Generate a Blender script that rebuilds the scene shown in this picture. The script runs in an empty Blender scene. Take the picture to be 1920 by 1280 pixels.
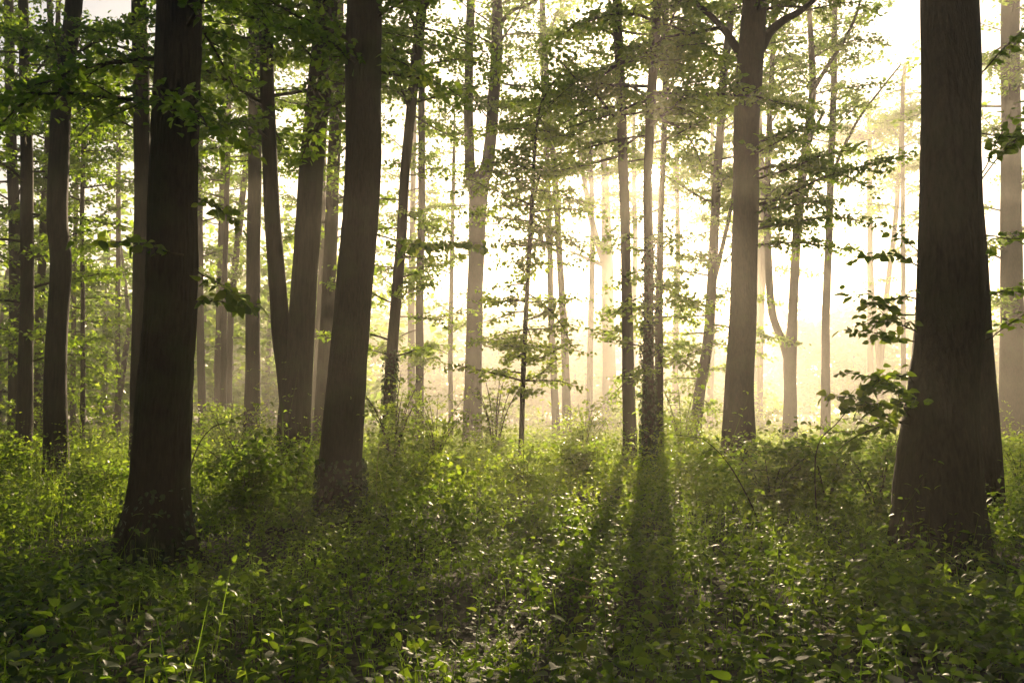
import bpy, math
import numpy as np
from mathutils import Vector, Matrix

sc = bpy.context.scene
COL = sc.collection
R = np.random.default_rng(7)

# ------------------------------------------------------------------ camera
F = 1700.0                      # focal length in pixels of a 1920 wide frame
CAMH = 1.6
TILT = math.atan((770 - 640) / F)
cam = bpy.data.cameras.new('camera')
cam.sensor_width = 36.0
cam.lens = 36.0 * F / 1920.0
cam.clip_start = 0.05
cam.clip_end = 2000
camo = bpy.data.objects.new('camera', cam)
COL.objects.link(camo)
camo.location = (0, 0, CAMH)
camo.rotation_euler = (math.pi / 2 + TILT, 0, 0)
sc.camera = camo
CT, ST = math.cos(TILT), math.sin(TILT)


def ray(px, py):
    x = (px - 960.0) / F
    y = (640.0 - py) / F
    return np.array([x, CT - ST * y, ST + CT * y])


def at(px, py, d):
    """point of the place at distance d (metres along y) seen at that pixel"""
    r = ray(px, py)
    return np.array([0, 0, CAMH]) + r * (d / r[1])


# ------------------------------------------------------------------ sky and sun
sd = ray(1229, 328)
sd = sd / np.linalg.norm(sd)
SUN_EL = math.asin(sd[2])
SUN_AZ = math.atan2(sd[0], sd[1])
w = bpy.data.worlds.new('World')
sc.world = w
w.use_nodes = True
nt = w.node_tree
nt.nodes.clear()
wo = nt.nodes.new('ShaderNodeOutputWorld')
bg = nt.nodes.new('ShaderNodeBackground')
sky = nt.nodes.new('ShaderNodeTexSky')
sky.sky_type = 'NISHITA'
sky.sun_disc = False
sky.sun_elevation = SUN_EL
sky.sun_rotation = SUN_AZ
sky.dust_density = 3.0
sky.air_density = 1.0
bg.inputs[1].default_value = 0.05
# the sun's own disc, drawn in the sky where the lamp shines from
tc = nt.nodes.new('ShaderNodeTexCoord')
dt = nt.nodes.new('ShaderNodeVectorMath'); dt.operation = 'DOT_PRODUCT'
dt.inputs[1].default_value = tuple(sd)
gt = nt.nodes.new('ShaderNodeMath'); gt.operation = 'GREATER_THAN'
gt.inputs[1].default_value = math.cos(math.radians(0.42))
bs = nt.nodes.new('ShaderNodeBackground')
bs.inputs[0].default_value = (1, 0.86, 0.6, 1)
ml = nt.nodes.new('ShaderNodeMath'); ml.operation = 'MULTIPLY'; ml.inputs[1].default_value = 140.0
ad = nt.nodes.new('ShaderNodeAddShader')
nt.links.new(tc.outputs['Generated'], dt.inputs[0])
nt.links.new(dt.outputs['Value'], gt.inputs[0])
nt.links.new(gt.outputs[0], ml.inputs[0])
nt.links.new(ml.outputs[0], bs.inputs[1])
nt.links.new(sky.outputs[0], bg.inputs[0])
nt.links.new(bg.outputs[0], ad.inputs[0])
nt.links.new(bs.outputs[0], ad.inputs[1])
nt.links.new(ad.outputs[0], wo.inputs[0])

sl = bpy.data.lights.new('sun', 'SUN')
sl.energy = 5.0
sl.angle = math.radians(0.5)
sl.color = (1.0, 0.78, 0.50)
slo = bpy.data.objects.new('sun', sl)
COL.objects.link(slo)
slo.rotation_euler = Vector(tuple(sd)).to_track_quat('Z', 'Y').to_euler()
slo.location = (8, 40, 30)

HAZE = 0.0029
HAZE_G = 0.68
HAZE_COLOR = (1.0, 0.93, 0.82)
sc.view_settings.view_transform = 'Standard'
sc.view_settings.look = 'None'
sc.view_settings.gamma = 1.0
sc.view_settings.use_curve_mapping = False
sc.view_settings.exposure = 1.5

cy = sc.cycles
cy.max_bounces = 5
cy.diffuse_bounces = 2
cy.glossy_bounces = 2
cy.transmission_bounces = 4
cy.transparent_max_bounces = 4
cy.volume_bounces = 0
cy.sample_clamp_indirect = 4.0
cy.use_adaptive_sampling = True
cy.adaptive_threshold = 0.02
cy.use_denoising = True
cy.caustics_reflective = False
cy.caustics_refractive = False


# ------------------------------------------------------------------ materials
def new_mat(name):
    m = bpy.data.materials.new(name)
    m.use_nodes = True
    t = m.node_tree
    t.nodes.clear()
    return m, t, t.nodes.new('ShaderNodeOutputMaterial')


def ramp(t, stops):
    r = t.nodes.new('ShaderNodeValToRGB')
    e = r.color_ramp.elements
    while len(e) < len(stops):
        e.new(0.5)
    for k, (p, c) in enumerate(stops):
        e[k].position = p
        e[k].color = (*c, 1)
    return r


def leaf_mat(name, diff, trans, rough, fac, spec=0.5, attr=True):
    m, t, o = new_mat(name)
    if attr:
        a = t.nodes.new('ShaderNodeAttribute')
        a.attribute_name = 'tint'
        src = a.outputs['Fac']
    else:
        a = t.nodes.new('ShaderNodeObjectInfo')
        src = a.outputs['Random']
    r1 = ramp(t, diff)
    r2 = ramp(t, trans)
    t.links.new(src, r1.inputs[0])
    t.links.new(src, r2.inputs[0])
    # veins and blotches
    tcx = t.nodes.new('ShaderNodeTexCoord')
    no = t.nodes.new('ShaderNodeTexNoise')
    no.inputs['Scale'].default_value = 35.0
    no.inputs['Detail'].default_value = 1.0
    t.links.new(tcx.outputs['Object'], no.inputs['Vector'])
    bu = t.nodes.new('ShaderNodeBump')
    bu.inputs['Strength'].default_value = 0.35
    bu.inputs['Distance'].default_value = 0.01
    t.links.new(no.outputs[0], bu.inputs['Height'])
    p = t.nodes.new('ShaderNodeBsdfPrincipled')
    p.inputs['Roughness'].default_value = rough
    p.inputs['Specular IOR Level'].default_value = spec
    t.links.new(r1.outputs[0], p.inputs['Base Color'])
    t.links.new(bu.outputs[0], p.inputs['Normal'])
    tr = t.nodes.new('ShaderNodeBsdfTranslucent')
    t.links.new(r2.outputs[0], tr.inputs['Color'])
    mx = t.nodes.new('ShaderNodeMixShader')
    mx.inputs[0].default_value = fac
    t.links.new(p.outputs[0], mx.inputs[1])
    t.links.new(tr.outputs[0], mx.inputs[2])
    t.links.new(mx.outputs[0], o.inputs[0])
    return m


def bark_mat(name, c1, c2, moss, scale=(9, 9, 1.1), bump=0.5, mossfac=0.5):
    m, t, o = new_mat(name)
    tcx = t.nodes.new('ShaderNodeTexCoord')
    mp = t.nodes.new('ShaderNodeMapping')
    mp.inputs['Scale'].default_value = scale
    t.links.new(tcx.outputs['Object'], mp.inputs[0])
    n1 = t.nodes.new('ShaderNodeTexNoise')
    n1.inputs['Scale'].default_value = 3.0
    n1.inputs['Detail'].default_value = 6.0
    n1.inputs['Roughness'].default_value = 0.62
    t.links.new(mp.outputs[0], n1.inputs['Vector'])
    r1 = ramp(t, [(0.3, c1), (0.7, c2)])
    t.links.new(n1.outputs[0], r1.inputs[0])
    n2 = t.nodes.new('ShaderNodeTexNoise')
    n2.inputs['Scale'].default_value = 1.3
    n2.inputs['Detail'].default_value = 4.0
    t.links.new(tcx.outputs['Object'], n2.inputs['Vector'])
    r2 = ramp(t, [(0.48, (0, 0, 0)), (0.68, (mossfac,) * 3)])
    t.links.new(n2.outputs[0], r2.inputs[0])
    mx = t.nodes.new('ShaderNodeMix')
    mx.data_type = 'RGBA'
    mx.inputs[7].default_value = (*moss, 1)
    t.links.new(r2.outputs[0], mx.inputs[0])
    t.links.new(r1.outputs[0], mx.inputs[6])
    bu = t.nodes.new('ShaderNodeBump')
    bu.inputs['Strength'].default_value = bump
    bu.inputs['Distance'].default_value = 0.03
    t.links.new(n1.outputs[0], bu.inputs['Height'])
    p = t.nodes.new('ShaderNodeBsdfPrincipled')
    p.inputs['Roughness'].default_value = 0.85
    p.inputs['Specular IOR Level'].default_value = 0.25
    t.links.new(mx.outputs[2], p.inputs['Base Color'])
    t.links.new(bu.outputs[0], p.inputs['Normal'])
    t.links.new(p.outputs[0], o.inputs[0])
    return m


M = {}
M['bark'] = bark_mat('bark', (0.022, 0.016, 0.011), (0.065, 0.048, 0.031), (0.05, 0.07, 0.02))
M['bark_furrow'] = bark_mat('bark_furrowed', (0.014, 0.011, 0.007), (0.045, 0.034, 0.022), (0.05, 0.075, 0.02), (14, 14, 2.4), 0.9, 0.6)
M['bark_smooth'] = bark_mat('bark_smooth', (0.016, 0.011, 0.007), (0.060, 0.043, 0.028), (0.055, 0.065, 0.025), (9, 9, 2.2), 0.8, 0.5)
M['twig'] = bark_mat('twig', (0.04, 0.03, 0.02), (0.09, 0.07, 0.045), (0.05, 0.06, 0.02), (6, 6, 6), 0.2)
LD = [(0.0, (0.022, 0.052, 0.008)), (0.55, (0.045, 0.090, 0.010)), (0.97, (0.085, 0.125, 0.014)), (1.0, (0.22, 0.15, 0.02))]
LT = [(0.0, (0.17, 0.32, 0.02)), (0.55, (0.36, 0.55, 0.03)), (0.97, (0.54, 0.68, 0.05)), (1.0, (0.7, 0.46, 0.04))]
M['leaf'] = leaf_mat('leaf_canopy', LD, LT, 0.42, 0.55)
M['leaf_ground'] = leaf_mat('leaf_ground', LD, LT, 0.45, 0.6, 0.4)
M['leaf_low'] = leaf_mat('leaf_low', LD, LT, 0.48, 0.54, 0.42)
M['leaf_hero'] = leaf_mat('leaf_single', LD[:3], LT[:3], 0.5, 0.5, 0.3, attr=False)
M['leaf_lime'] = leaf_mat('leaf_lime', [(0, (0.10, 0.16, 0.02)), (1, (0.14, 0.20, 0.025))],
                          [(0, (0.42, 0.50, 0.05)), (1, (0.50, 0.55, 0.06))], 0.5, 0.55, 0.3, attr=False)
M['leaf_yellow'] = leaf_mat('leaf_yellow', [(0, (0.40, 0.26, 0.02)), (1, (0.45, 0.30, 0.03))],
                            [(0, (0.6, 0.42, 0.03)), (1, (0.65, 0.45, 0.05))], 0.45, 0.5, 0.4, attr=False)
M['leaf_ivy'] = leaf_mat('leaf_ivy', [(0, (0.015, 0.04, 0.01)), (1, (0.035, 0.07, 0.014))],
                         [(0, (0.05, 0.11, 0.012)), (1, (0.10, 0.17, 0.02))], 0.32, 0.3, 0.6)
M['grass'] = leaf_mat('grass', [(0, (0.05, 0.095, 0.015)), (1, (0.10, 0.14, 0.025))],
                      [(0, (0.25, 0.36, 0.04)), (1, (0.38, 0.46, 0.06))], 0.45, 0.5, 0.4)
M['straw'] = leaf_mat('straw', [(0, (0.22, 0.18, 0.08)), (1, (0.34, 0.28, 0.13))],
                      [(0, (0.35, 0.30, 0.12)), (1, (0.45, 0.38, 0.16))], 0.5, 0.4, 0.4)


def soil_mat():
    m, t, o = new_mat('forest_floor')
    tcx = t.nodes.new('ShaderNodeTexCoord')
    n1 = t.nodes.new('ShaderNodeTexNoise')
    n1.inputs['Scale'].default_value = 9.0
    n1.inputs['Detail'].default_value = 8.0
    t.links.new(tcx.outputs['Object'], n1.inputs['Vector'])
    r = ramp(t, [(0.3, (0.018, 0.013, 0.008)), (0.55, (0.05, 0.035, 0.018)), (0.75, (0.05, 0.06, 0.018))])
    t.links.new(n1.outputs[0], r.inputs[0])
    bu = t.nodes.new('ShaderNodeBump')
    bu.inputs['Strength'].default_value = 0.7
    bu.inputs['Distance'].default_value = 0.05
    t.links.new(n1.outputs[0], bu.inputs['Height'])
    p = t.nodes.new('ShaderNodeBsdfPrincipled')
    p.inputs['Roughness'].default_value = 0.95
    t.links.new(r.outputs[0], p.inputs['Base Color'])
    t.links.new(bu.outputs[0], p.inputs['Normal'])
    t.links.new(p.outputs[0], o.inputs[0])
    return m


M['soil'] = soil_mat()


# ------------------------------------------------------------------ mesh helpers
class Acc:
    def __init__(s):
        s.v = []; s.t = []; s.f = {3: [], 4: []}; s.m = {3: [], 4: []}; s.n = 0

    def add(s, v, tris=None, quads=None, mat=0, tint=0.5):
        v = np.asarray(v, dtype=np.float32).reshape(-1, 3)
        for k, f in ((3, tris), (4, quads)):
            if f is not None and len(f):
                f = np.asarray(f, dtype=np.int32).reshape(-1, k) + s.n
                s.f[k].append(f)
                s.m[k].append(np.full(len(f), mat, np.int32))
        s.v.append(v)
        tt = np.empty(len(v), np.float32)
        tt[:] = tint
        s.t.append(tt)
        s.n += len(v)

    def mesh(s, name, mats, smooth=True, offset=None):
        me = bpy.data.meshes.new(name)
        if s.n == 0:
            return me
        v = np.concatenate(s.v)
        if offset is not None:
            v = v - np.asarray(offset, np.float32)
        f3 = np.concatenate(s.f[3]) if s.f[3] else np.zeros((0, 3), np.int32)
        f4 = np.concatenate(s.f[4]) if s.f[4] else np.zeros((0, 4), np.int32)
        mi = np.concatenate(s.m[3] + s.m[4])
        loops = np.concatenate([f3.ravel(), f4.ravel()]).astype(np.int32)
        st = np.concatenate([np.arange(len(f3)) * 3, len(f3) * 3 + np.arange(len(f4)) * 4]).astype(np.int32)
        me.vertices.add(len(v))
        me.vertices.foreach_set('co', v.astype(np.float32).ravel())
        me.loops.add(len(loops))
        me.loops.foreach_set('vertex_index', loops)
        me.polygons.add(len(st))
        me.polygons.foreach_set('loop_start', st)
        me.polygons.foreach_set('material_index', mi)
        me.polygons.foreach_set('use_smooth', np.full(len(st), smooth, bool))
        a = me.attributes.new('tint', 'FLOAT', 'POINT')
        a.data.foreach_set('value', np.concatenate(s.t))
        for m in mats:
            me.materials.append(m)
        me.update(calc_edges=True)
        return me

    def tris(s):
        return sum(len(f) for f in s.f[3]) + 2 * sum(len(f) for f in s.f[4])


TOTAL = [0]
LOGP = []


def link(name, me, parent=None, loc=None):
    o = bpy.data.objects.new(name, me)
    COL.objects.link(o)
    if parent is not None:
        o.parent = parent
    if loc is not None:
        o.location = tuple(float(q) for q in loc)
    return o


def part(name, acc, mats, parent, base, kind=None, smooth=True):
    """a part, its mesh written relative to the thing's base point"""
    TOTAL[0] += acc.tris()
    LOGP.append((acc.tris(), name, parent['label']))
    o = link(name, acc.mesh(name, mats, smooth, base), parent)
    if kind:
        o['kind'] = kind
    return o


def thing(name, label, cat, base, group=None):
    o = bpy.data.objects.new(name, None)
    COL.objects.link(o)
    o.empty_display_size = 0.3
    o.location = tuple(float(q) for q in base)
    o['label'] = label
    o['category'] = cat
    if group:
        o['group'] = group
    return o


def unit(v):
    v = np.asarray(v, float)
    return v / (np.linalg.norm(v, axis=-1, keepdims=True) + 1e-9)


def smooth_path(pts, step):
    """Catmull-Rom through the points, resampled every step metres; pts rows (x,y,z,r)"""
    p = np.asarray(pts, float)
    q = np.vstack([2 * p[0] - p[1], p, 2 * p[-1] - p[-2]])
    out = []
    for i in range(len(p) - 1):
        a, b, c, d = q[i:i + 4]
        n = max(2, int(np.linalg.norm(c[:3] - b[:3]) / step) + 1)
        t = np.linspace(0, 1, n, endpoint=False)[:, None]
        out.append(0.5 * ((2 * b) + (c - a) * t + (2 * a - 5 * b + 4 * c - d) * t ** 2 + (3 * b - a - 3 * c + d) * t ** 3))
    out.append(p[-1:])
    return np.vstack(out)


def tube(acc, pts, rad, k=5, mat=0, tint=0.5, disp=None, cap=False):
    pts = np.asarray(pts, float)
    rad = np.asarray(rad, float) * np.ones(len(pts))
    tg = unit(np.gradient(pts, axis=0))
    mean = unit(pts[-1] - pts[0])
    ref = np.array([0, 0, 1.0]) if abs(mean[2]) < 0.75 else np.array([1.0, 0, 0])
    u = unit(np.cross(ref, tg))
    v = np.cross(tg, u)
    th = np.arange(k) / k * 2 * math.pi
    c, s_ = np.cos(th), np.sin(th)
    rr = rad[:, None] * np.ones(k)[None]
    if disp is not None:
        rr = rr * disp(th, pts)
    V = pts[:, None, :] + rr[..., None] * (c[None, :, None] * u[:, None, :] + s_[None, :, None] * v[:, None, :])
    n = len(pts)
    i = np.arange(n - 1)[:, None] * k
    j = np.arange(k)[None]
    jn = (j + 1) % k
    Q = np.stack([i + j, i + jn, i + k + jn, i + k + j], -1).reshape(-1, 4)
    acc.add(V.reshape(-1, 3), quads=Q, mat=mat, tint=tint)


# leaf shapes: along x from stalk to tip, half width along y, z lifts the blade's edges
LEAF2 = (np.array([[0, 0, 0], [.45, -.36, .10], [1, 0, -.06], [.45, .36, .10]]), np.array([[0, 1, 2], [0, 2, 3]]), None)
LEAF4 = (np.array([[0, 0, 0], [.22, -.33, .07], [.62, -.29, .06], [1, 0, -.12], [.62, .29, .06], [.22, .33, .07]]),
         None, np.array([[0, 1, 2, 3], [0, 3, 4, 5]]))
LEAF8 = (np.array([[0, 0, 0], [.25, -.31, .07], [.25, 0, .03], [.25, .31, .07], [.62, -.26, .02], [.62, 0, -.02], [.62, .26, .02], [1, 0, -.20]]),
         np.array([[0, 1, 2], [0, 2, 3], [4, 7, 5], [5, 7, 6]]), np.array([[1, 4, 5, 2], [2, 5, 6, 3]]))
BLADE = (np.array([[0, -.03, 0], [0, .03, 0], [.55, -.022, .0], [.55, .022, .0], [1, 0, -.12]]),
         np.array([[2, 4, 3]]), np.array([[0, 2, 3, 1]]))


def leaves(acc, P, A, N, L, tmpl, mat=0, tint=0.5, width=1.0):
    P = np.asarray(P, float).reshape(-1, 3)
    n = len(P)
    if n == 0:
        return
    A = unit(np.asarray(A, float).reshape(-1, 3))
    N = np.asarray(N, float).reshape(-1, 3)
    N = unit(N - A * np.sum(A * N, 1, keepdims=True))
    S = np.cross(N, A)
    L = (np.asarray(L, float) * np.ones(n))[:, None, None]
    tv, t3, t4 = tmpl
    W = (np.asarray(width, float) * np.ones(n))[:, None, None]
    V = P[:, None, :] + L * (tv[None, :, 0:1] * A[:, None, :] + W * tv[None, :, 1:2] * S[:, None, :] + tv[None, :, 2:3] * N[:, None, :])
    k = len(tv)
    off = (np.arange(n) * k)[:, None, None]
    T3 = (t3[None] + off).reshape(-1, 3) if t3 is not None else None
    T4 = (t4[None] + off).reshape(-1, 4) if t4 is not None else None
    tt = np.repeat(np.asarray(tint, float) * np.ones(n), k)
    acc.add(V.reshape(-1, 3), tris=T3, quads=T4, mat=mat, tint=tt)


def ground_z(x, y):
    return (0.07 * np.sin(x * 0.45 + 1.0) * np.cos(y * 0.33) + 0.04 * np.sin(x * 1.1 + y * 0.8)
            + 0.03 * np.sin(y * 1.7 - x * 0.6))


# smooth lattice noise for bark furrows
def lattice(nz, nt_, seed):
    g = np.random.default_rng(seed).random((nz, nt_))

    def f(z, t):
        z = np.asarray(z) % nz
        t = np.asarray(t) % nt_
        z0 = np.floor(z).astype(int); t0 = np.floor(t).astype(int)
        fz = z - z0; ft = t - t0
        fz = fz * fz * (3 - 2 * fz); ft = ft * ft * (3 - 2 * ft)
        z1 = (z0 + 1) % nz; t1 = (t0 + 1) % nt_
        z0 = z0 % nz; t0 = t0 % nt_
        return (g[z0, t0] * (1 - fz) * (1 - ft) + g[z1, t0] * fz * (1 - ft) + g[z0, t1] * (1 - fz) * ft + g[z1, t1] * fz * ft)
    return f


# ------------------------------------------------------------------ foliage growth
def spray(tw, lf, p0, d0, length, rad, o, depth_lod, rng):
    """one leafy branch: a bending stem, side twigs in a flat fan and leaves along them.
    tw: Acc for wood (or None), lf: Acc for leaves. o: options"""
    n = 7
    up = np.array([0, 0, 1.0])
    d = unit(d0)
    pts = [np.asarray(p0, float)]
    sag = o.get('sag', 0.12)
    for i in range(n - 1):
        d = unit(d + rng.normal(0, 0.10, 3) - up * sag * (i / n) * (1 if d[2] > -0.5 else 0))
        pts.append(pts[-1] + d * length / (n - 1))
    pts = np.array(pts)
    rr = np.linspace(rad, rad * 0.25, n)
    if tw is not None:
        tube(tw, pts, rr, 5 if rad > 0.02 else 4, 0)
    seg = np.gradient(pts, axis=0)
    ls = o['leaf']
    tstep = o.get('twig_step', max(0.15, ls * 1.35))
    nt_ = max(3, int(length / tstep))
    P_, A_, N_ = [], [], []
    side = 1
    for k in range(nt_ + 1):
        f = o.get('bare', 0.22) + (1 - o.get('bare', 0.22)) * k / nt_
        x = f * (n - 1)
        i = min(int(x), n - 2)
        q = pts[i] + (pts[i + 1] - pts[i]) * (x - i)
        t = unit(seg[i])
        lat = unit(np.cross(up, t) + rng.normal(0, 0.18, 3))
        side = -side
        tl = o.get('twig', 0.32) * length * (1.05 - 0.75 * f) * rng.uniform(0.6, 1.25)
        tl = max(tl, ls * 1.5)
        td = unit(t * rng.uniform(0.5, 0.9) + lat * side * rng.uniform(0.7, 1.1) + up * rng.normal(0, 0.15))
        if k == nt_:
            td = unit(t)
        m = max(2, int(tl / (ls * o.get('pitch', 0.42))))
        s_ = (np.arange(m) + rng.uniform(0.2, 0.8)) / m
        cur = q + np.outer(s_ * tl, td) + np.outer(s_ ** 2 * tl * -0.12, up) + rng.normal(0, ls * 0.12, (m, 3))
        if tw is not None and depth_lod and tl > 0.12:
            tube(tw, np.array([q, cur[m // 2], cur[-1]]), np.array([rr[i] * 0.45, rr[i] * 0.3, rr[i] * 0.15]).clip(0.0012), 3, 0)
        tlat = unit(np.cross(up, td))
        sg = np.where(np.arange(m) % 2 == 0, 1.0, -1.0)[:, None]
        A = td * 0.55 + tlat * sg * 0.85 + rng.normal(0, 0.28, (m, 3)) - up * o.get('droop', 0.18)
        N = up + rng.normal(0, o.get('flutter', 0.45), (m, 3))
        P_.append(cur); A_.append(A); N_.append(N)
    P_ = np.vstack(P_); A_ = np.vstack(A_); N_ = np.vstack(N_)
    keep = rng.random(len(P_)) < o.get('keep', 0.93)
    P_, A_, N_ = P_[keep], A_[keep], N_[keep]
    if lf is None:
        return P_, A_, N_
    # an open gap in the leaves where the sun stands
    dy = P_[:, 1]
    gx = P_[:, 0] - sd[0] / sd[1] * dy
    gz_ = P_[:, 2] - CAMH - sd[2] / sd[1] * dy
    ok = np.hypot(gx, gz_) > 0.16 + 0.007 * dy
    P_, A_, N_ = P_[ok], A_[ok], N_[ok]
    if len(P_) == 0:
        return
    dn = o.get('dense', 2)
    if dn > 1:
        P_ = np.repeat(P_, dn, 0) + rng.normal(0, ls * 0.85, (len(P_) * dn, 3)) * [1, 1, 0.6]
        A_ = np.repeat(A_, dn, 0) + rng.normal(0, 0.5, (len(A_) * dn, 3))
        N_ = np.repeat(N_, dn, 0) + rng.normal(0, 0.3, (len(N_) * dn, 3))
    m = len(P_)
    ls = ls * o.get('grow', 1.2)
    leaves(lf, P_, A_, N_, ls * rng.uniform(0.65, 1.25, m), LEAF4 if depth_lod else LEAF2, o.get('lmat', 1),
           np.clip(rng.normal(o.get('tint', 0.5), 0.2, m), 0, 0.96), rng.uniform(0.85, 1.15, m))


# single leaves as objects, for the branches and plants near the camera
def hero_leaf_mesh(name, mat, wide=1.0, bend=0.2, fold=0.1, seed=0):
    rg = np.random.default_rng(seed)
    a = Acc()
    ts = np.array([0.0, 0.12, 0.32, 0.55, 0.78, 0.93, 1.0])
    ws = np.array([0.0, 0.21, 0.32, 0.28, 0.16, 0.055, 0.0]) * wide
    rows = []
    for t_, w_ in zip(ts, ws):
        z = -bend * t_ ** 2 + rg.normal(0, 0.008)
        rows.append([[t_, -w_, z + fold * w_ * 2], [t_, 0, z], [t_, w_, z + fold * w_ * 2]])
    v = np.array(rows).reshape(-1, 3)
    q = []
    for i in range(len(ts) - 1):
        b = i * 3
        q += [[b, b + 3, b + 4, b + 1], [b + 1, b + 4, b + 5, b + 2]]
    a.add(v, quads=q)
    st = np.array([[-0.22, 0, 0.03], [-0.1, 0, 0.0], [0.0, 0, 0]])
    tube(a, st, [0.012, 0.01, 0.01], 3)
    return a.mesh(name, [mat])


HERO = {}
for key, mat in (('leaf_hero', 'leaf_hero'), ('leaf_lime', 'leaf_lime'), ('leaf_yellow', 'leaf_yellow')):
    HERO[key] = [hero_leaf_mesh('leaf', M[mat], wd, bd, fd, sd_) for wd, bd, fd, sd_ in
                 ((1.0, 0.18, 0.12, 1), (1.15, 0.28, 0.05, 2), (0.85, 0.1, 0.2, 3), (1.05, 0.38, 0.14, 4))]
NLEAF = [0]


def hero_leaves(parent, base, P_, A_, N_, size, key='leaf_hero', rng=R, wide=1.0):
    for p, a, n in zip(P_, A_, N_):
        a = unit(a)
        n = unit(n - a * np.dot(a, n))
        s_ = np.cross(n, a)
        L = size * rng.uniform(0.7, 1.25)
        mt = Matrix(((a[0] * L, s_[0] * L * wide, n[0] * L, p[0] - base[0]), (a[1] * L, s_[1] * L * wide, n[1] * L, p[1] - base[1]),
                     (a[2] * L, s_[2] * L * wide, n[2] * L, p[2] - base[2]), (0, 0, 0, 1)))
        o = bpy.data.objects.new('leaf', HERO[key][int(rng.integers(0, 4))])
        COL.objects.link(o)
        o.parent = parent
        o.matrix_basis = mt
        NLEAF[0] += 1


# ------------------------------------------------------------------ ground
def build_ground():
    a = Acc()
    xs = np.unique(np.concatenate([np.linspace(-320, 320, 33), np.linspace(-40, 40, 161)]))
    ys = np.unique(np.concatenate([np.linspace(-320, 320, 33), np.linspace(-5, 75, 161)]))
    X, Y = np.meshgrid(xs, ys)
    Z = ground_z(X, Y)
    nx, ny = len(xs), len(ys)
    i = np.arange(ny - 1)[:, None] * nx
    j = np.arange(nx - 1)[None]
    Q = np.stack([i + j, i + j + 1, i + nx + j + 1, i + nx + j], -1).reshape(-1, 4)
    a.add(np.stack([X, Y, Z], -1).reshape(-1, 3), quads=Q)
    o = link('ground', a.mesh('ground', [M['soil']]))
    o['kind'] = 'structure'
    o['label'] = 'dark leaf-littered forest floor under the plants'
    TOTAL[0] += a.tris()


build_ground()


# ------------------------------------------------------------------ trees
TREE_H = 25.0


def deep(d):
    return d if d < 28 else 28 + (d - 28) * 2.3



def trunk_path(pts, d, h=TREE_H, lean=0.0, topfrac=0.35):
    """pixel points (x, y, width) from the foot upwards -> rows (x, y, z, r)"""
    out = []
    z0 = None
    for k, (px, py, wpx) in enumerate(pts):
        p = at(px, py, d)
        if z0 is None:
            z0 = p[2]
        p = at(px, py, d + lean * (p[2] - z0))
        out.append([*p, wpx / 2 / F * d])
    first = np.array(out[0])
    nxt = np.array(out[1])
    gz = ground_z(first[0], first[1])
    if first[2] > gz + 0.05:       # carry the foot down to the soil behind the plants
        sl = (nxt - first) / (nxt[2] - first[2])
        q = first + sl * (gz - 0.25 - first[2])
        q[3] = first[3] * 1.02
        out.insert(0, list(q))
    else:
        q = first.copy(); q[2] = gz - 0.25
        out[0] = list(q)
    if h is not None:
        last = np.array(out[-1]); prev = np.array(out[-2])
        if last[2] < h - 1:
            dr = unit(last[:3] - prev[:3]) * 0.5 + np.array([0, 0, 0.5])
            dr = dr / dr[2]
            H = h - last[2]
            for f in (0.33, 0.66, 1.0):
                q = last.copy()
                q[:3] = last[:3] + dr * H * f
                q[3] = last[3] * (1 - (1 - topfrac) * f)
                out.append(list(q))
    return np.array(out)


def make_trunk(acc, rows, k=18, step=0.3, flare=0.35, furrow=0.0, seed=0, foot=True):
    sp = smooth_path(rows, step)
    gz = rows[0, 2] + 0.25
    rg = np.random.default_rng(seed)
    ph = rg.uniform(0, 6.28, 3)
    # slow wobble so that no trunk is a ruler-straight pole
    zz = sp[:, 2]
    amp = np.clip(sp[:, 3], 0.02, 0.16) * 0.08
    sp[:, 0] += amp * np.sin(zz * 0.9 + ph[0]) + amp * 0.5 * np.sin(zz * 2.3 + ph[1])
    lat = lattice(400, 60 if furrow else 9, seed + 11)
    lat2 = lattice(400, 7, seed + 5)
    lob = 5 if seed % 2 else 4

    def disp(th, pts):
        z = np.maximum(pts[:, 2] - gz, 0)[:, None]
        f = np.ones((len(pts), len(th)))
        if foot:
            e = np.exp(-z / 0.28)
            f = f + flare * e * (0.75 + 0.55 * np.cos(lob * th[None] + ph[2] + 0.6 * np.sin(th[None] * 2 + ph[1])))
            f = f + 0.10 * np.exp(-z / 1.2)
        f = f + 0.045 * (lat2(z * 1.1 + 40, th[None] / 6.2832 * 7) - 0.5)
        if furrow:
            g = lat(z * 2.6 + 20, th[None] / 6.2832 * 60 + 0.9 * np.sin(z * 1.5))
            f = f + furrow * (np.abs(g - 0.5) * 2 - 0.5)
        return f
    tube(acc, sp[:, :3], sp[:, 3], k, 0, disp=disp)
    return sp


def z_at(d, py):
    return at(960, py, d)[2]


def crown(tw, lf, sp, o, rng):
    """branches round the stem between the heights o['z'] (metres)"""
    z0, z1 = o['z']
    n = int(o['n'] * o.get('mult', 1.9))
    az = rng.uniform(0, 6.28)
    for i in range(n):
        z = z0 + (z1 - z0) * ((i + rng.uniform(0, 1)) / n)
        j = int(np.argmin(np.abs(sp[:, 2] - z)))
        p = sp[j, :3]
        az += 2.4 + rng.normal(0, 0.4)
        f = (z - z0) / max(0.1, (z1 - z0))
        L = o['len'] * (0.75 + 0.5 * math.sin(math.pi * min(1, f * 0.8 + 0.2))) * rng.uniform(0.65, 1.2)
        if o.get('taper'):
            L *= 1.15 - 0.85 * f
        el = rng.normal(o.get('el', 0.25), 0.18)
        d = np.array([math.cos(az) * math.cos(el), math.sin(az) * math.cos(el), math.sin(el)])
        if o.get('toward') is not None:
            d = unit(d + np.array(o['toward']))
        rad = min(sp[j, 3] * 0.5, 0.012 * L + 0.004)
        spray(tw, lf, p, d, L, rad, o, o.get('lod', 0), rng)


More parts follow.
